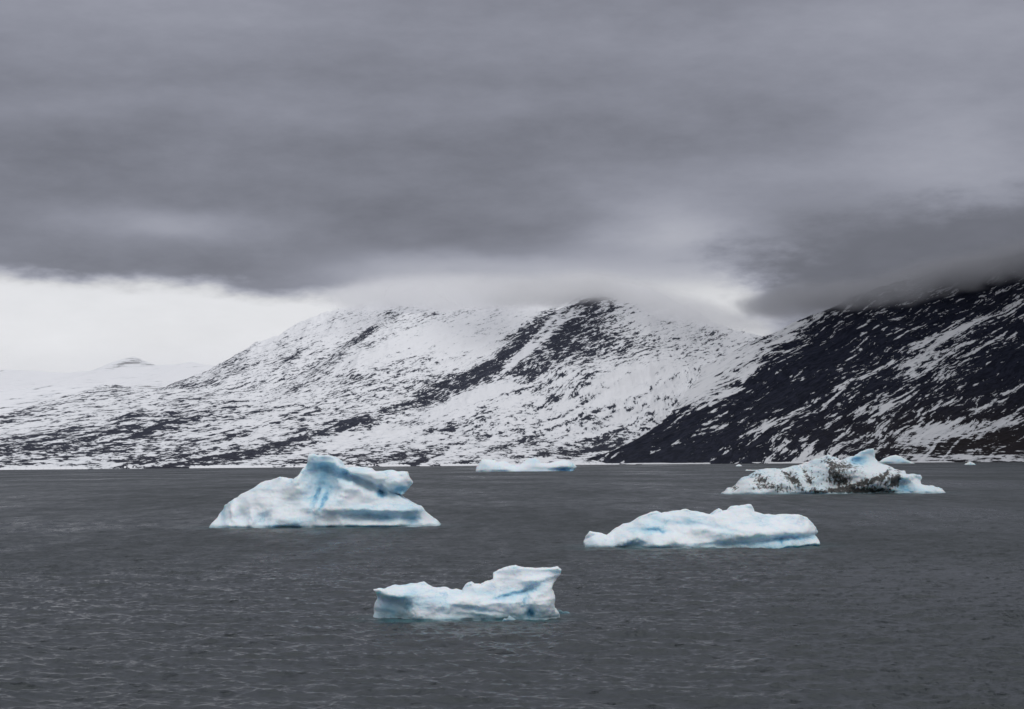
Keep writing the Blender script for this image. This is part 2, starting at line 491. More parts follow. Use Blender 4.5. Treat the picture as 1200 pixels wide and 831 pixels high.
for cx, cy, rx, ry, rot_, a in [(850, 425, 95, 18, 24, -.115), (800, 470, 70, 12, 28, -.075), (720, 505, 60, 9, 30, -.045), (925, 385, 18, 14, 20, -.10),
                                (880, 465, 70, 24, 35, .04), (940, 420, 60, 40, 40, .06), (1000, 400, 60, 18, 25, .035), (1010, 455, 120, 14, 28, -.015),
                                (1085, 432, 60, 8, 28, -.06), (1160, 375, 60, 9, 25, -.07), (1180, 400, 50, 10, 28, -.05), (960, 530, 80, 11, 22, -.06),
                                (1070, 515, 110, 7, 8, -.05), (1130, 500, 90, 6, 4, -.07), (1110, 537, 90, 4, 0, -.09), (1180, 460, 40, 12, 25, -.04),
                                (1050, 470, 50, 12, 30, -.04), (900, 520, 90, 14, 10, .03), (750, 525, 80, 14, 20, -.01), (1190, 430, 30, 10, 20, -.03),
                                (1180, 535, 40, 6, 0, -.06)]:
    rock = rock + a * gb(px, py, cx, cy, rx, ry, rot_)
rock = rock + 0.05 * (ribR.ravel() - ribR.mean()) - 0.07 * linR.ravel() + 0.012
rock = np.where((z < 3.0 + 1.5 * fbm2(x / 60, y / 60, 2)) & (fbm2(x / 110 + 5, y / 110, 3) > -0.05), -0.3, rock)
brown = np.clip(gb(px, py, 1150, 520, 170, 45, 0) * 0.6, 0, 1)
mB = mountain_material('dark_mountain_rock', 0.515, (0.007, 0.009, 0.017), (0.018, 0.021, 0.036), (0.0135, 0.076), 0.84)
mt_right = mesh_from('mountain_slope', Vv, grid_quads(*X.shape), mB, {'strata': strata, 'rock': rock, 'brown': brown, 'flat': low})
mt_right['kind'] = 'structure'; mt_right['label'] = 'dark rocky mountainside streaked with slanting snow patches on the right'

# --- the far white hills up the valley
Yrows = np.linspace(9000, 30000, 260)
X, Y = fan(-250, 760, 700, Yrows)
R1 = interp_px([(-400, 470), (-100, 462), (0, 455), (60, 452), (120, 455), (180, 462), (250, 470), (400, 480), (800, 500)], 14000.)
R2 = interp_px([(-400, 425), (-100, 430), (20, 432), (80, 436), (115, 434), (133, 427), (148, 420), (158, 418), (170, 423), (185, 429), (205, 428),
                (225, 424), (245, 428), (300, 430), (500, 440), (800, 460)], 26000.)
s1 = (np.array([-9000., 9000.]), np.array([9500., 9500.])); s2 = (np.array([-9000., 9000.]), np.array([15000., 15000.]))
z1, _ = layer(X, Y, R1, 14000., s1, 1.0, 0.4)
z2, _ = layer(X, Y, R2, 26000., s2, 1.0, 1.5)
Z = np.maximum(z1, z2) + 40 * fbm2(X / 900., Y / 1400., 5)
Vv = np.stack([X, Y, Z], -1).reshape(-1, 3)
px, py = seen(Vv)
x, y, z = Vv.T
strata = np.stack([x * 0.35, z * 0.55 - 0.1 * x + 30 * fbm2(x / 900, z / 300, 3), y * 0.05], -1)
rock = -0.056 + 0 * px + 0.028 * sstep(470, 490, py)
for cx, cy, rx, ry, rot_, a in [(157, 424, 15, 4, 0, .17), (140, 428, 10, 2.5, 20, .09), (178, 429, 12, 2.5, -15, .09), (30, 475, 60, 8, 5, .035), (225, 428, 14, 3, 0, .05), (20, 460, 60, 4, 0, .02)]:
    rock = rock + a * gb(px, py, cx, cy, rx, ry, rot_)
mC = mountain_material('far_hill_snow', 0.545, (0.03, 0.03, 0.04), (0.06, 0.06, 0.07), (0.013, 0.055))
hills = mesh_from('hills', Vv, grid_quads(*X.shape), mC, {'strata': strata, 'rock': rock, 'brown': 0 * rock, 'flat': 0 * rock})
hills['kind'] = 'structure'; hills['label'] = 'far white snowy hills up the valley on the left'

# ------------------------------------------------------------------ icebergs


def surface_nets(f, org, h):
    s = f < 0
    c = [s[i:s.shape[0] - 1 + i, j:s.shape[1] - 1 + j, k_:s.shape[2] - 1 + k_] for i in (0, 1) for j in (0, 1) for k_ in (0, 1)]
    n = sum(a.astype(np.int8) for a in c)
    act = (n > 0) & (n < 8)
    I, J, K = np.nonzero(act)
    idx = np.full(act.shape, -1, np.int64); idx[I, J, K] = np.arange(len(I))
    offs = [(i, j, k_) for i in (0, 1) for j in (0, 1) for k_ in (0, 1)]
    val = np.stack([f[I + o[0], J + o[1], K + o[2]] for o in offs], 1)
    acc = np.zeros((len(I), 3)); cnt = np.zeros(len(I))
    for a in range(8):
        for b in range(a + 1, 8):
            d = np.array(offs[b]) - np.array(offs[a])
            if np.abs(d).sum() != 1:
                continue
            va, vb = val[:, a], val[:, b]
            cr = (va < 0) != (vb < 0)
            tt = np.where(cr, va / np.where(cr, va - vb, 1), 0)
            acc += cr[:, None] * (np.array(offs[a]) + tt[:, None] * d); cnt += cr
    V = (np.stack([I, J, K], 1) + acc / cnt[:, None]) * h + org
    quads = []
    for ax in range(3):
        a1, a2 = (ax + 1) % 3, (ax + 2) % 3
        sl0 = [slice(None)] * 3; sl1 = [slice(None)] * 3
        sl0[ax] = slice(0, -1); sl1[ax] = slice(1, None)
        A, B = s[tuple(sl0)], s[tuple(sl1)]
        e = np.stack(np.nonzero(A != B), 1)
        ok = (e[:, a1] > 0) & (e[:, a2] > 0) & (e[:, a1] < s.shape[a1] - 1) & (e[:, a2] < s.shape[a2] - 1)
        e = e[ok]

        def cell(d1, d2):
            q = e.copy(); q[:, a1] -= d1; q[:, a2] -= d2
            return idx[q[:, 0], q[:, 1], q[:, 2]]
        Q = np.stack([cell(1, 1), cell(0, 1), cell(0, 0), cell(1, 0)], 1)
        inside = A[e[:, 0], e[:, 1], e[:, 2]]
        Q[~inside] = Q[~inside][:, ::-1]
        quads.append(Q)
    return V, np.concatenate(quads)


def poly_sdf(P, X, Z):
    """signed distance (negative inside) to a closed polygon"""
    d = np.full(X.shape, 1e9); ins = np.zeros(X.shape, bool)
    n = len(P)
    for i in range(n):
        a, b = P[i], P[(i + 1) % n]
        e = b - a; wx, wz = X - a[0], Z - a[1]
        tt = np.clip((wx * e[0] + wz * e[1]) / max(e @ e, 1e-9), 0, 1)
        d = np.minimum(d, np.hypot(wx - e[0] * tt, wz - e[1] * tt))
        if a[1] != b[1]:
            ins ^= ((a[1] > Z) != (b[1] > Z)) & (X < (b[0] - a[0]) * (Z - a[1]) / (b[1] - a[1]) + a[0])
    return np.where(ins, -d, d)


def smax(a, b, r):
    hh = np.clip(0.5 + 0.5 * (a - b) / r, 0, 1)
    return b * (1 - hh) + a * hh + r * hh * (1 - hh)


FOOT_REFL = []


def iceberg(name, label, cat, outline, pyw, deep, mat, feats=(), blues=(), dirts=(), cells=260, pw=1.3, topw=0.25, rough=1.0, cut=None, group=None, teal=0.0):
    """outline: the berg's front view in photo points, left end to right end over the top; pyw: its waterline in the photo;
    deep: how far it reaches back, as a share of its width"""
    o = np.array(outline, float)
    xm = 0.5 * (o[:, 0].min() + o[:, 0].max())
    Yf = float(water_dist(np.array(xm), np.array(float(pyw))))
    wid = (o[:, 0].max() - o[:, 0].min()) / F * Yf
    dep = wid * deep
    Yc = Yf + dep * 0.35
    P = at(o[:, 0], o[:, 1], Yc)[:, [0, 2]]
    lowz = -0.045 * wid
    P = np.concatenate([P, [[P[-1, 0], lowz * 1.6], [P[0, 0], lowz * 1.6]]])
    pm = Yc / F                                   # metres per photo pixel
    h = wid / cells
    sm = min(pm, dep / 14, max(P[:, 1].max(), 0.5 * pm) / 4)      # small floes get finer rounding
    x0, x1 = P[:, 0].min() - 3 * h, P[:, 0].max() + 3 * h
    z0, z1 = lowz, P[:, 1].max() + 3 * h
    xs = np.arange(x0, x1, h); zs = np.arange(z0, z1 + h, h); ys = np.arange(-0.12 * dep, dep + 3 * h, h)
    XX, ZZ = np.meshgrid(xs, zs, indexing='ij')
    sil = poly_sdf(P, XX, ZZ)
    sil = sil + rough * sm * (1.3 * fbm2(XX / (pm * 9), ZZ / (pm * 9), 4))
    # photo coordinates of the front view
    g = np.stack([XX, np.full_like(XX, Yc), ZZ], -1)
    gpx, gpy = seen(g.reshape(-1, 3)); gpx = gpx.reshape(XX.shape); gpy = gpy.reshape(XX.shape)
    inside = sil < 0
    ztop = np.where(inside, ZZ, -1e9).max(1)
    ztop = np.where(ztop < -1e8, 0.3 * pm, ztop)
    ker = max(3, int(cells * 0.07)) | 1
    for _ in range(3):
        ztop = np.convolve(np.pad(ztop, ker // 2, 'edge'), np.ones(ker) / ker, 'valid')
    ztop = ztop[:, None]
    r = np.clip(ZZ / np.maximum(ztop, pm), 0, 1)
    e = np.clip((XX - 0.5 * (x0 + x1)) / (0.5 * (x1 - x0)), -1, 1)
    foot = dep * 0.42 * (1 - (1 - np.abs(e) ** 3.2) ** 0.5)
    yr = dep * 0.5
    hw = dep * topw * 0.5 * (1 - np.abs(e) ** 4 * 0.7)
    yf = foot + (yr - hw - foot) * r ** pw
    yb = dep - foot * 0.9 - (dep - foot * 0.9 - yr - hw) * r ** (pw * 0.9)
    # berg relief: broad hollows and ledges, then small melt scallops
    s1, s2 = pm * 38, pm * 13
    yf = yf + dep * 0.085 * rough * fbm2(XX / s1 + xm, ZZ / (s1 * 0.6), 2) + dep * 0.016 * rough * fbm2(XX / s2, ZZ / (s2 * 0.7), 3)
    yb = yb + dep * 0.10 * fbm2(XX / s1 + 40, ZZ / s1, 4)
    wpx = gpx + 2.2 * rough * fbm2(gpx / 7, gpy / 7, 3); wpy = gpy + 1.6 * rough * fbm2(gpx / 7 + 30, gpy / 7, 3)
    yf = yf - dep * 0.05 * rough * (ridged2(XX / (pm * 60) + 5, ZZ / (pm * 40), 3, 0.45) - 0.3)
    und = 3.5 * sm * (0.6 + 0.8 * fbm2(XX / (pm * 14), 0 * XX, 3))
    yf = yf + und * np.exp(-(ZZ / (1.7 * pm)) ** 2)
    for ft in feats:
        cx, cy, rx, ry, rot, a = ft[:6]; p = ft[6] if len(ft) > 6 else 2
        yf = yf + a * pm * gb(wpx, wpy, cx, cy, rx, ry, rot, p)
    YY = ys[None, :, None]
    fr = (yf[:, None, :] - YY) * 0.75; bk = (YY - yb[:, None, :]) * 0.75
    n3 = fbm3(XX[:, None, :] / (pm * 16) + 3, YY / (pm * 16), ZZ[:, None, :] / (pm * 16), 4) * sm * 1.1 * rough
    def cusp(q, sd):
        return 1 - 2.6 * np.abs(vn3(XX[:, None, :] / q + sd, YY / q, ZZ[:, None, :] / (q * 0.8)))
    n3 = n3 - sm * rough * (0.60 * cusp(pm * 17, 7.7) + 0.22 * cusp(pm * 8, 2.2))
    f = smax(smax(fr, bk, sm * 3.0), sil[:, None, :] + 0 * YY, sm * 2.6) + n3 * 0.8
    # close the bottom, under the water
    f = np.maximum(f, (lowz * 0.9) - ZZ[:, None, :] + 0 * YY)
    f[:, -1, :] = np.maximum(f[:, -1, :], h); f[:, 0, :] = np.maximum(f[:, 0, :], h); f[0] = np.maximum(f[0], h); f[-1] = np.maximum(f[-1], h)
    Vv, Q = surface_nets(f, np.array([x0, ys[0], z0]), h)
    lab = np.arange(len(Vv))                      # keep the one connected piece
    ed = np.concatenate([Q[:, [0, 1]], Q[:, [1, 2]], Q[:, [2, 3]], Q[:, [3, 0]]])
    while True:
        old_ = lab.copy()
        mn = np.minimum(lab[ed[:, 0]], lab[ed[:, 1]])
        np.minimum.at(lab, ed[:, 0], mn); np.minimum.at(lab, ed[:, 1], mn)
        lab = lab[lab]
        if (lab == old_).all():
            break
    keep = lab == np.bincount(lab).argmax()
    Q = Q[keep[Q[:, 0]]]; new = np.cumsum(keep) - 1; Q = new[Q]; Vv = Vv[keep]
    gx, gy = seen(np.stack([Vv[:, 0], np.full(len(Vv), Yc), Vv[:, 2]], -1))
    gx, gy = gx + 3.0 * fbm2(gx / 5, gy / 5, 3), gy + 2.0 * fbm2(gx / 5 + 9, gy / 5, 3)
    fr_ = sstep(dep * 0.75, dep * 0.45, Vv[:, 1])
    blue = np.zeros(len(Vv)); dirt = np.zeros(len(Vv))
    for ft in feats:                              # each hollow tinted: blue ice, and its bluish shade put into the colour
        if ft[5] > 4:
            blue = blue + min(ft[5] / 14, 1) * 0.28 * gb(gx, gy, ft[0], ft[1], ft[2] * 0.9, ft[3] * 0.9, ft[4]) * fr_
    for bl in blues:
        cx, cy, rx, ry, rot, a = bl[:6]; p = bl[6] if len(bl) > 6 else 2
        blue = np.maximum(blue, 0) + a * gb(gx, gy, cx, cy, rx, ry, rot, p) * fr_
    for dl in dirts:
        cx, cy, rx, ry, rot, a = dl[:6]; p = dl[6] if len(dl) > 6 else 2
        dirt = dirt + a * gb(gx, gy, cx, cy, rx, ry, rot, p)
    size = np.full(len(Vv), pm)
    org = np.array([0.5 * (x0 + x1), Yf + dep * 0.5, 0.0])
    Vw = Vv + np.array([0, Yf, 0]) - org
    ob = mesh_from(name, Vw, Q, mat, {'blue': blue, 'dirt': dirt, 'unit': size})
    ob.location = org
    ob['label'] = label; ob['category'] = cat
    if group:
        ob['group'] = group
    FOOT_REFL.append((org[0], Yf, x1 - x0, dep, teal))
    return ob


def ice_material(name, base=(0.78, 0.83, 0.87), tone=(0.45, 0.68, 0.80)):
    mt, t, out = material(name)
    pb = t.new('ShaderNodeBsdfPrincipled'); t.l.new(pb.outputs[0], out.inputs[0])
    geo = t.new('ShaderNodeNewGeometry'); P = geo.outputs['Position']
    u = t.attr('unit').outputs['Fac']
    inv = t.m('DIVIDE', 1.0, u)
    Q = t.new('ShaderNodeVectorMath', operation='SCALE'); t.put(Q.inputs[0], P); t.put(Q.inputs['Scale'], inv); Q = Q.outputs[0]
    lay = t.vm('MULTIPLY', Q, (0.6, 0.6, 1.6))
    nb = t.noise(lay, 0.035, 5, 0.55, 0.4)[0]
    nm = t.noise(lay, 0.16, 5, 0.6, 0.3)[0]
    nf = t.noise(Q, 0.9, 4, 0.6)[0]
    ng = t.noise(t.vm('MULTIPLY', Q, (0.9, 0.9, 0.42)), 0.34, 4, 0.62)[0]
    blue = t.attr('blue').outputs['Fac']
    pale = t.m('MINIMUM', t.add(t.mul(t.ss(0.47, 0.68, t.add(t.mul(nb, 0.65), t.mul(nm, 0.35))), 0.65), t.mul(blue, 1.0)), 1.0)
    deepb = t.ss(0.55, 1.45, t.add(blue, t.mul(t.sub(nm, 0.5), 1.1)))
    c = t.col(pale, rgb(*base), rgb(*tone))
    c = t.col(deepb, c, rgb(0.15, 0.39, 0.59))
    vo = t.new('ShaderNodeTexVoronoi'); vo.feature = 'DISTANCE_TO_EDGE'; vo.inputs['Scale'].default_value = 0.055
    t.put(vo.inputs['Vector'], t.vm('ADD', lay, t.vm('MULTIPLY', t.noise(Q, 0.12, 4, 0.6)[1], (14.0, 14.0, 14.0))))
    crack = t.mul(t.ss(0.035, 0.0, vo.outputs['Distance']), t.ss(0.5, 0.62, nb))
    c = t.col(t.mul(crack, 0.55), c, rgb(0.30, 0.50, 0.64))
    dirt = t.attr('dirt').outputs['Fac']
    df = t.ss(0.50, 0.62, t.add(t.mul(nm, 0.35), t.add(t.mul(ng, 0.65), t.mul(t.sub(t.m('MINIMUM', dirt, 1.1), 0.5), 0.30))))
    df = t.mul(df, t.ss(0.02, 0.2, dirt))
    c = t.col(df, c, t.col(t.ss(0.4, 0.6, nf), rgb(0.035, 0.035, 0.036), rgb(0.11, 0.108, 0.105)))
    # the swash line: wet, clearer ice for about half a metre over the water
    px_, py_, pz = t.sep(P)
    wet = t.ss(0.75, 0.05, t.add(pz, t.mul(t.sub(nm, 0.5), 0.9)))
    c = t.col(t.mul(wet, 0.6), c, rgb(0.20, 0.35, 0.40))
    t.put(pb.inputs['Base Color'], c)
    t.put(pb.inputs['Roughness'], t.lerp(wet, 0.62, 0.25))
    pb.inputs['Specular IOR Level'].default_value = 0.35
    pb.inputs['IOR'].default_value = 1.31
    pb.inputs['Subsurface Weight'].default_value = 0.5
    t.put(pb.inputs['Subsurface Scale'], t.mul(u, 11.0))
    pb.inputs['Subsurface Radius'].default_value = (0.25, 0.7, 1.0)
    b1 = t.bump(nm, 0.2, 0.2)
    hgt = t.mul(u, 0.8)
    bn = t.new('ShaderNodeBump'); t.put(bn.inputs['Height'], nf); bn.inputs['Strength'].default_value = 0.25
    t.put(bn.inputs['Distance'], hgt); t.put(bn.inputs['Normal'], b1)
    t.put(pb.inputs['Normal'], bn.outputs[0])
    return mt


ICE = ice_material('glacier_ice')
ICE_DIRTY = ice_material('dirty_glacier_ice', (0.66, 0.71, 0.74), (0.42, 0.60, 0.69))


def zoomed(pts, ox, oy, s):
    return [(ox + a / s, oy + b / s) for a, b in pts]


GRP = 'icebergs drifting in the fjord'
# 1 the tall arched berg on the left
o1 = zoomed([(55, 397), (60, 388), (75, 370), (88, 345), (95, 325), (118, 304), (124, 286), (160, 268), (200, 242), (240, 222), (280, 200), (300, 182), (345, 172),
             (390, 157), (430, 165), (455, 168), (475, 155), (500, 115), (518, 88), (526, 48), (545, 50), (560, 58), (600, 55), (640, 62),
             (665, 75), (680, 95), (695, 108), (740, 108), (790, 112), (815, 118), (835, 130), (880, 128), (920, 126), (985, 132),
             (1000, 160), (1017, 183), (1000, 196), (985, 215), (970, 240), (945, 236), (918, 226), (905, 226), (940, 238), (965, 252), (1010, 275), (1050, 295),
             (1070, 320), (1100, 340), (1130, 366), (1142, 380), (1142, 397)], 230, 520, 4)
iceberg('iceberg', 'tall pale blue iceberg with an arched hollow summit and a horn jutting right', 'iceberg', o1, 618.5, 0.40, ICE,
        feats=[(377, 564, 19, 23, 12, 27, 4), (377, 544, 12, 4, 8, -9), (371, 583, 2.5, 12, -15, 9), (382, 586, 3, 12, -15, 9), (378, 552, 9, 5, 10, -7), (352, 556, 6, 22, -30, -8),
               (393, 545, 12, 7, -30, -6), (440, 556, 36, 8, -14, -12, 3), (428, 567, 42, 5, -22, 15, 4), (447, 579, 6, 4, -25, 11, 3), (470, 574, 12, 6, 10, 10),
               (415, 577, 16, 12, 0, -6), (446, 597, 44, 4.5, 0, -11), (443, 605, 42, 4, -4, 7), (484, 609, 9, 6, 0, 10), (430, 614, 40, 4, 0, -6),
               (258, 603, 6, 16, 30, 9), (276, 600, 5, 16, 25, -9), (287, 606, 8, 9, 20, 11), (298, 604, 3, 10, 10, -4), (311, 607, 10, 8, 20, 11), (340, 606, 30, 8, 0, -7), (300, 575, 30, 10, 25, -4)],
        blues=[(376, 560, 16, 20, 10, .6), (371, 582, 2.5, 11, -18, .6), (382, 585, 3, 12, -15, .75), (366, 580, 1.5, 8, -20, .4), (377, 592, 8, 4, 0, .35), (376, 544, 16, 9, 0, .5), (420, 565, 34, 5, -22, .42),  # bowl and the band right of it carry bluish shade painted in
               (447, 579, 6, 4, -25, .95, 3), (470, 574, 14, 6, 10, 1.0), (430, 601, 22, 4, 0, .5), (455, 606, 26, 4, 0, .75), (261, 602, 6, 13, 30, .55),
               (484, 610, 8, 6, 0, .6), (400, 556, 12, 10, -20, .4)], cells=300, pw=1.25, topw=0.22, group=GRP, teal=0.5)
# 2 the long low berg right of the middle
o2 = zoomed([(60, 235), (58, 212), (65, 190), (85, 168), (110, 172), (140, 175), (160, 185), (200, 155), (240, 135), (270, 130), (320, 100), (350, 88),
             (390, 74), (415, 85), (460, 75), (500, 72), (525, 68), (560, 78), (610, 85), (640, 95), (655, 75), (675, 65), (690, 75),
             (710, 72), (730, 55), (790, 48), (815, 45), (830, 60), (835, 78), (880, 88), (940, 92), (1000, 92), (1040, 92), (1080, 108),
             (1105, 130), (1128, 168), (1124, 178), (1108, 183), (1120, 194), (1125, 205), (1122, 240)], 670, 580, 3.871)
iceberg('iceberg', 'long low white iceberg with a blue waterline groove and small knob at left', 'iceberg', o2, 642.5, 0.42, ICE,
        feats=[(765, 621, 14, 3, 0, 8), (745, 628, 9, 12, 40, -5), (738, 640, 16, 6, 10, 15), (778, 630, 22, 10, 0, -7), (806, 614, 12, 3, 0, 5),
               (915, 630, 46, 3, 3, 11), (920, 639, 40, 2.2, 3, -6), (860, 636, 50, 2.5, 2, 6), (890, 622, 50, 7, 3, -6), (836, 617, 30, 2, -12, 3), (720, 634, 6, 8, 0, 5)],
        blues=[(765, 620.5, 14, 2.6, 0, .75), (776, 622, 8, 2.4, 0, .6), (806, 613.5, 14, 3, 0, .5), (836, 616, 30, 2, -12, .4), (925, 631, 44, 3, 4, .85),
               (850, 636.5, 44, 2.4, 3, .55), (745, 637, 12, 5, 0, .5), (770, 607, 20, 7, 10, .25), (912, 634, 2, 4, 0, .8)], cells=300, pw=1.5, topw=0.3, group=GRP, teal=0.6)
# 3 the nearest berg
o3 = zoomed([(70, 345), (68, 310), (72, 270), (85, 230), (90, 207), (76, 191), (140, 188), (180, 175), (250, 168), (300, 160), (350, 158), (400, 180), (470, 185),
             (540, 195), (562, 200), (580, 165), (610, 153), (625, 165), (660, 165), (700, 145), (725, 135), (730, 105), (760, 85), (800, 72),
             (850, 65), (890, 75), (960, 72), (1030, 75), (1080, 72), (1097, 85), (1090, 110), (1075, 130), (1060, 160), (1050, 185),
             (1055, 205), (1062, 230), (1060, 270), (1065, 300), (1085, 318), (1088, 345)], 420, 650, 4.615)
iceberg('iceberg', 'nearest white iceberg with a raised block at right and shaded overhang at left', 'iceberg', o3, 727, 0.45, ICE,
        feats=[(455, 713, 26, 13, -8, 32, 4), (446, 722, 24, 6, -10, 14), (470, 696, 40, 5, 4, -8), (490, 716, 8, 10, 40, -7), (525, 703, 44, 9, -4, -7), (520, 718, 30, 5, 0, 3),
               (575, 704, 40, 7, 2, -6), (585, 715, 30, 6, 6, -4), (597, 696.5, 22, 2.2, 12, 8), (620, 690, 12, 3, 25, 7), (616, 703, 4, 10, -10, 9), (621, 717, 5, 6, 0, 10),
               (635, 700, 12, 16, 0, -6), (630, 678, 28, 4, 8, -5), (601, 706, 10, 12, 0, -8), (560, 712, 26, 2.2, -8, 5)],
        blues=[(478, 708, 5, 4, 0, .7), (452, 711, 24, 11, -8, .62), (560, 693, 24, 3, 0, .35), (597, 696.5, 22, 2.4, 14, .65), (622, 690, 14, 4, 20, .55),  # shade in the cave under the left overhang painted in as blue
               (615, 702, 4, 7, -30, .75), (621, 717, 4.5, 5, 0, 1.1), (628, 718, 14, 9, 0, .4), (560, 712.5, 26, 2.2, -8, .5), (484, 693, 14, 5, 0, .25), (600, 680, 8, 3, 0, .3)],
        cells=320, pw=1.6, topw=0.36, group=GRP, teal=1.0)
# 4 the dirt-streaked berg on the right
o4 = zoomed([(30, 222), (33, 208), (60, 190), (100, 160), (130, 145), (170, 122), (230, 118), (260, 115), (300, 105), (360, 95), (385, 85), (400, 75), (435, 66),
             (470, 70), (500, 85), (510, 75), (530, 65), (560, 55), (590, 42), (621, 33), (623, 70), (637, 92), (680, 108), (705, 118), (735, 124),
             (738, 138), (760, 140), (800, 140), (805, 150), (795, 175), (810, 182), (860, 187), (880, 197), (892, 203), (892, 222)], 840, 515, 3.333)
iceberg('iceberg', 'grey iceberg streaked with black dirt and topped by a clean blue fin', 'iceberg', o4, 579, 0.36, ICE_DIRTY,
        feats=[(1006, 541, 12, 5, 10, 8), (1000, 552, 30, 6, -5, -7), (985, 566, 14, 5, 25, 6), (1055, 568, 14, 8, 0, 12), (1066, 559, 18, 4, 0, -8), (975, 553, 8, 16, 10, -7),
               (1020, 565, 24, 7, 5, -7), (925, 560, 3, 16, 15, 4), (945, 560, 3, 18, 5, 4), (905, 566, 18, 10, 20, -4), (1040, 576, 30, 3, 0, 8)],
        blues=[(1006, 541, 13, 5, 10, .75), (1012, 534, 16, 9, 20, .45), (1055, 570, 13, 8, 0, .5), (1062, 573, 14, 5, 0, .5), (957, 562, 12, 12, 0, .35), (950, 574, 30, 3, 0, .4), (1085, 573, 14, 3, 0, .35)],
        dirts=[(972, 552, 6, 18, 12, .55), (984, 562, 6, 10, 0, .5), (1000, 568, 26, 2.6, 20, .75), (985, 575, 40, 2.5, 0, .55), (1030, 557, 16, 2.5, 30, .9), (890, 562, 7, 8, 20, .6), (990, 556, 40, 22, 0, .35), (920, 563, 62, 18, 0, .46), (1048, 560, 6, 12, -30, .7),
               (860, 573, 4, 5, -30, .7), (925, 558, 4, 18, 40, .5), (945, 560, 3, 18, 25, .45), (905, 572, 14, 5, 0, .5), (1010, 575, 70, 2.4, 0, .6), (1044, 562, 8, 8, 0, .7), (1022, 567, 24, 8, 0, .55), (985, 545, 20, 6, 0, .5)],
        cells=300, pw=1.2, topw=0.22, rough=1.6, group=GRP, teal=0.4)
# 5 the far flat berg in the middle
o5 = zoomed([(128, 222), (133, 150), (160, 130), (180, 105), (215, 93), (260, 100), (300, 105), (320, 130), (380, 116), (440, 146), (520, 150), (560, 115),
             (600, 95), (650, 90), (690, 105), (700, 133), (760, 135), (830, 120), (900, 110), (980, 115), (1010, 135), (1030, 165), (1006, 190), (990, 222)], 540, 525, 7.5)
iceberg('iceberg', 'flat white iceberg far out below the snowy mountain in the middle', 'iceberg', o5, 552.6, 0.30, ICE,
        feats=[(662, 551, 14, 3, 0, 8), (640, 550, 20, 3, 0, 3)],
        blues=[(664, 551, 12, 2.6, 0, 1.1), (640, 551.5, 24, 2, 0, .5), (566, 546, 4, 4, 0, .4), (625, 541, 6, 3, 0, .35)], cells=220, pw=1.4, topw=0.3, rough=0.7, group=GRP)
# 6..: small far ice
iceberg('iceberg', 'small bluish iceberg close to the far shore behind the dirty iceberg', 'iceberg',
        [(1029, 545), (1030, 541), (1036, 537), (1044, 534), (1050, 532.5), (1056, 534.5), (1060, 537.5), (1066, 540), (1072, 542.5), (1074, 545)], 543.4, 0.35, ICE,
        blues=[(1053, 540, 14, 3, 0, .7)], cells=120, pw=1.2, rough=0.5, group=GRP)
iceberg('iceberg', 'low white wedge of ice just left of the dirty iceberg top, at the far shore', 'iceberg',
        [(936, 546), (937, 544), (945, 541.5), (955, 538.5), (966, 536), (976, 536), (982, 546)], 544.6, 0.3, ICE, cells=120, pw=1.2, rough=0.4, group=GRP)
iceberg('ice_floe', 'thin white floe lying flat on the water left of the dirty iceberg', 'ice floe',
        [(873, 552), (874.5, 549.6), (878, 550.2), (884, 550.4), (890, 550.2), (893, 552)], 551.6, 0.3, ICE, cells=90, pw=1.0, rough=0.15)
iceberg('ice_floe', 'tiny white floe alone on the water near the right edge', 'ice floe',
        [(1130, 545), (1131, 543), (1134, 541.8), (1137, 540.8), (1140, 541.8), (1143, 543.2), (1144, 545)], 544.6, 0.4, ICE, cells=80, pw=1.0, rough=0.25)
iceberg('ice_floe', 'tiny white floe under the dark shore between the middle and dirty icebergs', 'ice floe',
        [(861.5, 547), (863, 545), (866, 543.8), (869, 545), (870, 547)], 546.4, 0.5, ICE, cells=60, pw=1.0, rough=0.25)
iceberg('ice_chunk', 'small grey ice chunk floating against the front of the nearest iceberg', 'ice chunk',
        [(586, 734), (588, 728), (590.5, 724.5), (593, 725), (596.5, 722), (600, 724.5), (603.5, 727), (606, 734)], 729.3, 0.8,
        ice_material('grey_ice', (0.34, 0.38, 0.41), (0.26, 0.33, 0.38)), cells=70, pw=0.8, topw=.4, rough=1.4)
iceberg('ice_chunk', 'dark clear ice lump awash at the right end of the nearest iceberg', 'ice chunk',
        [(650.5, 725), (652, 717.5), (654, 714.5), (657, 715), (660, 717), (664, 716.5), (668, 718), (670, 725)], 719.6, 0.4,
        ice_material('clear_black_ice', (0.035, 0.05, 0.05), (0.03, 0.06, 0.06)), cells=70, pw=1.0, topw=.4, rough=0.4)

# ------------------------------------------------------------------ finish the water sheet
X, Yg, Z = WATER
foot_refl = np.zeros_like(X)
for (cx, yf, wd, dp, k_) in FOOT_REFL:
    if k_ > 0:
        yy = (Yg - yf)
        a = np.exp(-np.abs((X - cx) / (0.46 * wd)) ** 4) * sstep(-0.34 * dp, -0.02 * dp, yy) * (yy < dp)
        foot_refl = np.maximum(foot_refl, k_ * a * (0.55 + 0.45 * fbm2(X / (wd * 0.12), Yg / (wd * 0.12), 3)))
water = mesh_from('water', np.stack([X, Yg, Z], -1).reshape(-1, 3), grid_quads(*X.shape), wm, {'ice_foot_refl': np.clip(foot_refl, 0, 1).ravel(), 'lost_ripple': np.clip(ROUGH, 0.225, 0.40).ravel()})
water['kind'] = 'structure'; water['label'] = 'dark grey rippled fjord water'

# ------------------------------------------------------------------ low clouds on the summits


def ico_sphere(name, mat):
    import bmesh
    bm = bmesh.new(); bmesh.ops.create_icosphere(bm, subdivisions=3, radius=1.0)
    me = bpy.data.meshes.new(name); bm.to_mesh(me); bm.free(); me.materials.append(mat)
    o = bpy.data.objects.new(name, me); COL.objects.link(o)
    return o


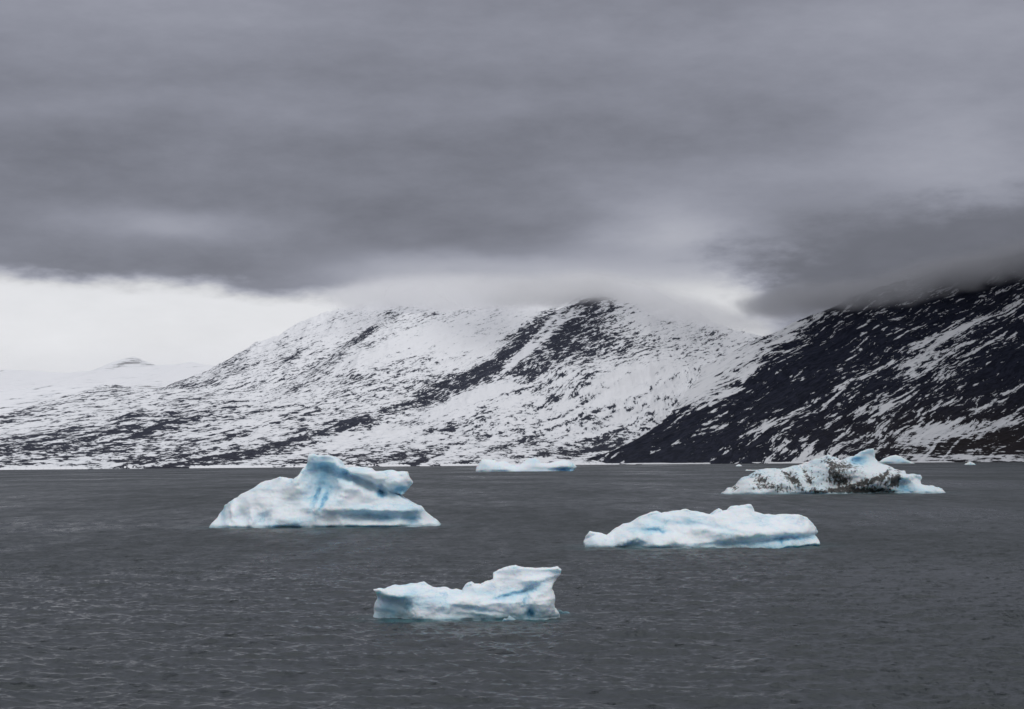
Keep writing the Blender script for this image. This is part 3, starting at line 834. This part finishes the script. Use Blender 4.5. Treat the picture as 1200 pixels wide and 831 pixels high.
def cloud_material(name, density, color, amp, nscale, seed, soft=0.35):
    mt, t, out = material(name)
    tc = t.new('ShaderNodeTexCoord'); geo = t.new('ShaderNodeNewGeometry')
    r = t.new('ShaderNodeVectorMath', operation='LENGTH'); t.put(r.inputs[0], tc.outputs['Object']); r = r.outputs['Value']
    Pm = t.vm('ADD', t.vm('MULTIPLY', geo.outputs['Position'], (nscale, nscale, nscale * 1.9)), (seed, seed * 0.7, 0.0))
    n = t.noise(Pm, 1.0, 5, 0.55)[0]
    v = t.add(t.sub(1.0, r), t.mul(t.sub(n, 0.55), amp))
    oz = t.sep(tc.outputs['Object'])[2]
    d = t.mul(t.mul(t.mul(t.ss(0.0, soft, v), t.ss(0.95, -0.35, t.add(oz, t.mul(t.sub(n, 0.5), 0.8)))), t.ss(1.0, 0.8, r)), density)
    pv = t.new('ShaderNodeVolumePrincipled')
    pv.inputs['Color'].default_value = rgb(*color)
    t.put(pv.inputs['Density'], d)
    t.l.new(pv.outputs[0], out.inputs['Volume'])
    return mt


def cloud(px, py, Y, rx, rd, ry, density, color, amp, nscale, seed, soft=0.35, rot=0.0):
    o = ico_sphere('cloud', cloud_material('cloud_vapour', density, color, amp, nscale, seed, soft))
    c = at(np.array(float(px)), np.array(float(py)), float(Y))
    o.location = c; s = Y / F
    o.scale = (rx * s, rd, ry * s)
    o.rotation_euler = (0, -math.radians(rot), 0)
    o['kind'] = 'stuff'; o['label'] = 'low cloud resting on the mountain'
    return o


WH = (0.96, 0.96, 0.97)
GR = (0.58, 0.585, 0.615)  # grey colour stands in for shade from thicker cloud above
for i_, (cx_, cy_, Y_, rx_, rd_, ry_, de_, col_, rot_) in enumerate([
        (470, 340, 8300, 130, 500, 28, .0080, WH, 4), (545, 346, 7100, 95, 400, 24, .0080, WH, 0), (600, 340, 6900, 95, 400, 28, .0100, WH, -4),
        (655, 338, 6200, 90, 330, 27, .0110, WH, 6), (722, 342, 6180, 90, 330, 30, .0100, WH, -8), (785, 356, 6180, 95, 330, 30, .0070, WH, -16),
        (662, 342, 5950, 75, 160, 18, .0080, WH, 8), (845, 374, 6250, 95, 330, 28, .0045, WH, -14),
        (930, 350, 6000, 80, 330, 30, .0100, GR, 6), (1000, 342, 5950, 90, 330, 30, .0110, GR, 12),
        (1075, 329, 5930, 100, 330, 34, .0110, GR, 14), (1150, 313, 5930, 100, 330, 34, .0120, GR, 10), (1230, 300, 5930, 110, 330, 38, .0120, GR, 6),
        (60, 438, 20500, 420, 4500, 50, .00011, WH, 0), (330, 430, 20500, 300, 4500, 50, .00012, WH, 0)]):
    far = Y_ > 15000
    cloud(cx_, cy_, Y_, rx_, rd_, ry_, de_, col_, 0.8 if far else (1.5 if col_ is WH else 2.2), 0.0016 if far else 0.0058, 3.1 + 2.3 * i_, 0.7, rot_)
# a thick cloud added out of view over the dark mountain to shade it
deck = ico_sphere('cloud', cloud_material('cloud_vapour', 0.010, GR, 0.8, 0.002, 4.4, 0.4))
deck.location = (2450, 4600, 1950); deck.scale = (1900, 1900, 330); deck['kind'] = 'stuff'; deck['label'] = 'unseen thick cloud added high above the dark mountain to shade it'

# ------------------------------------------------------------------ render set-up
SC.render.engine = 'CYCLES'
cy = SC.cycles
cy.use_denoising = True
try:
    cy.denoiser = 'OPENIMAGEDENOISE'
except Exception:
    pass
cy.max_bounces = 8; cy.diffuse_bounces = 3; cy.glossy_bounces = 3; cy.transmission_bounces = 4; cy.volume_bounces = 6; cy.transparent_max_bounces = 8
cy.volume_step_rate = 1.0; cy.volume_max_steps = 256
cy.sample_clamp_indirect = 6.0
cy.caustics_reflective = False; cy.caustics_refractive = False
vs = SC.view_settings
SC.display_settings.display_device = 'sRGB'
vs.view_transform = 'Standard'; vs.look = 'None'; vs.exposure = 0.0; vs.gamma = 1.0; vs.use_curve_mapping = False
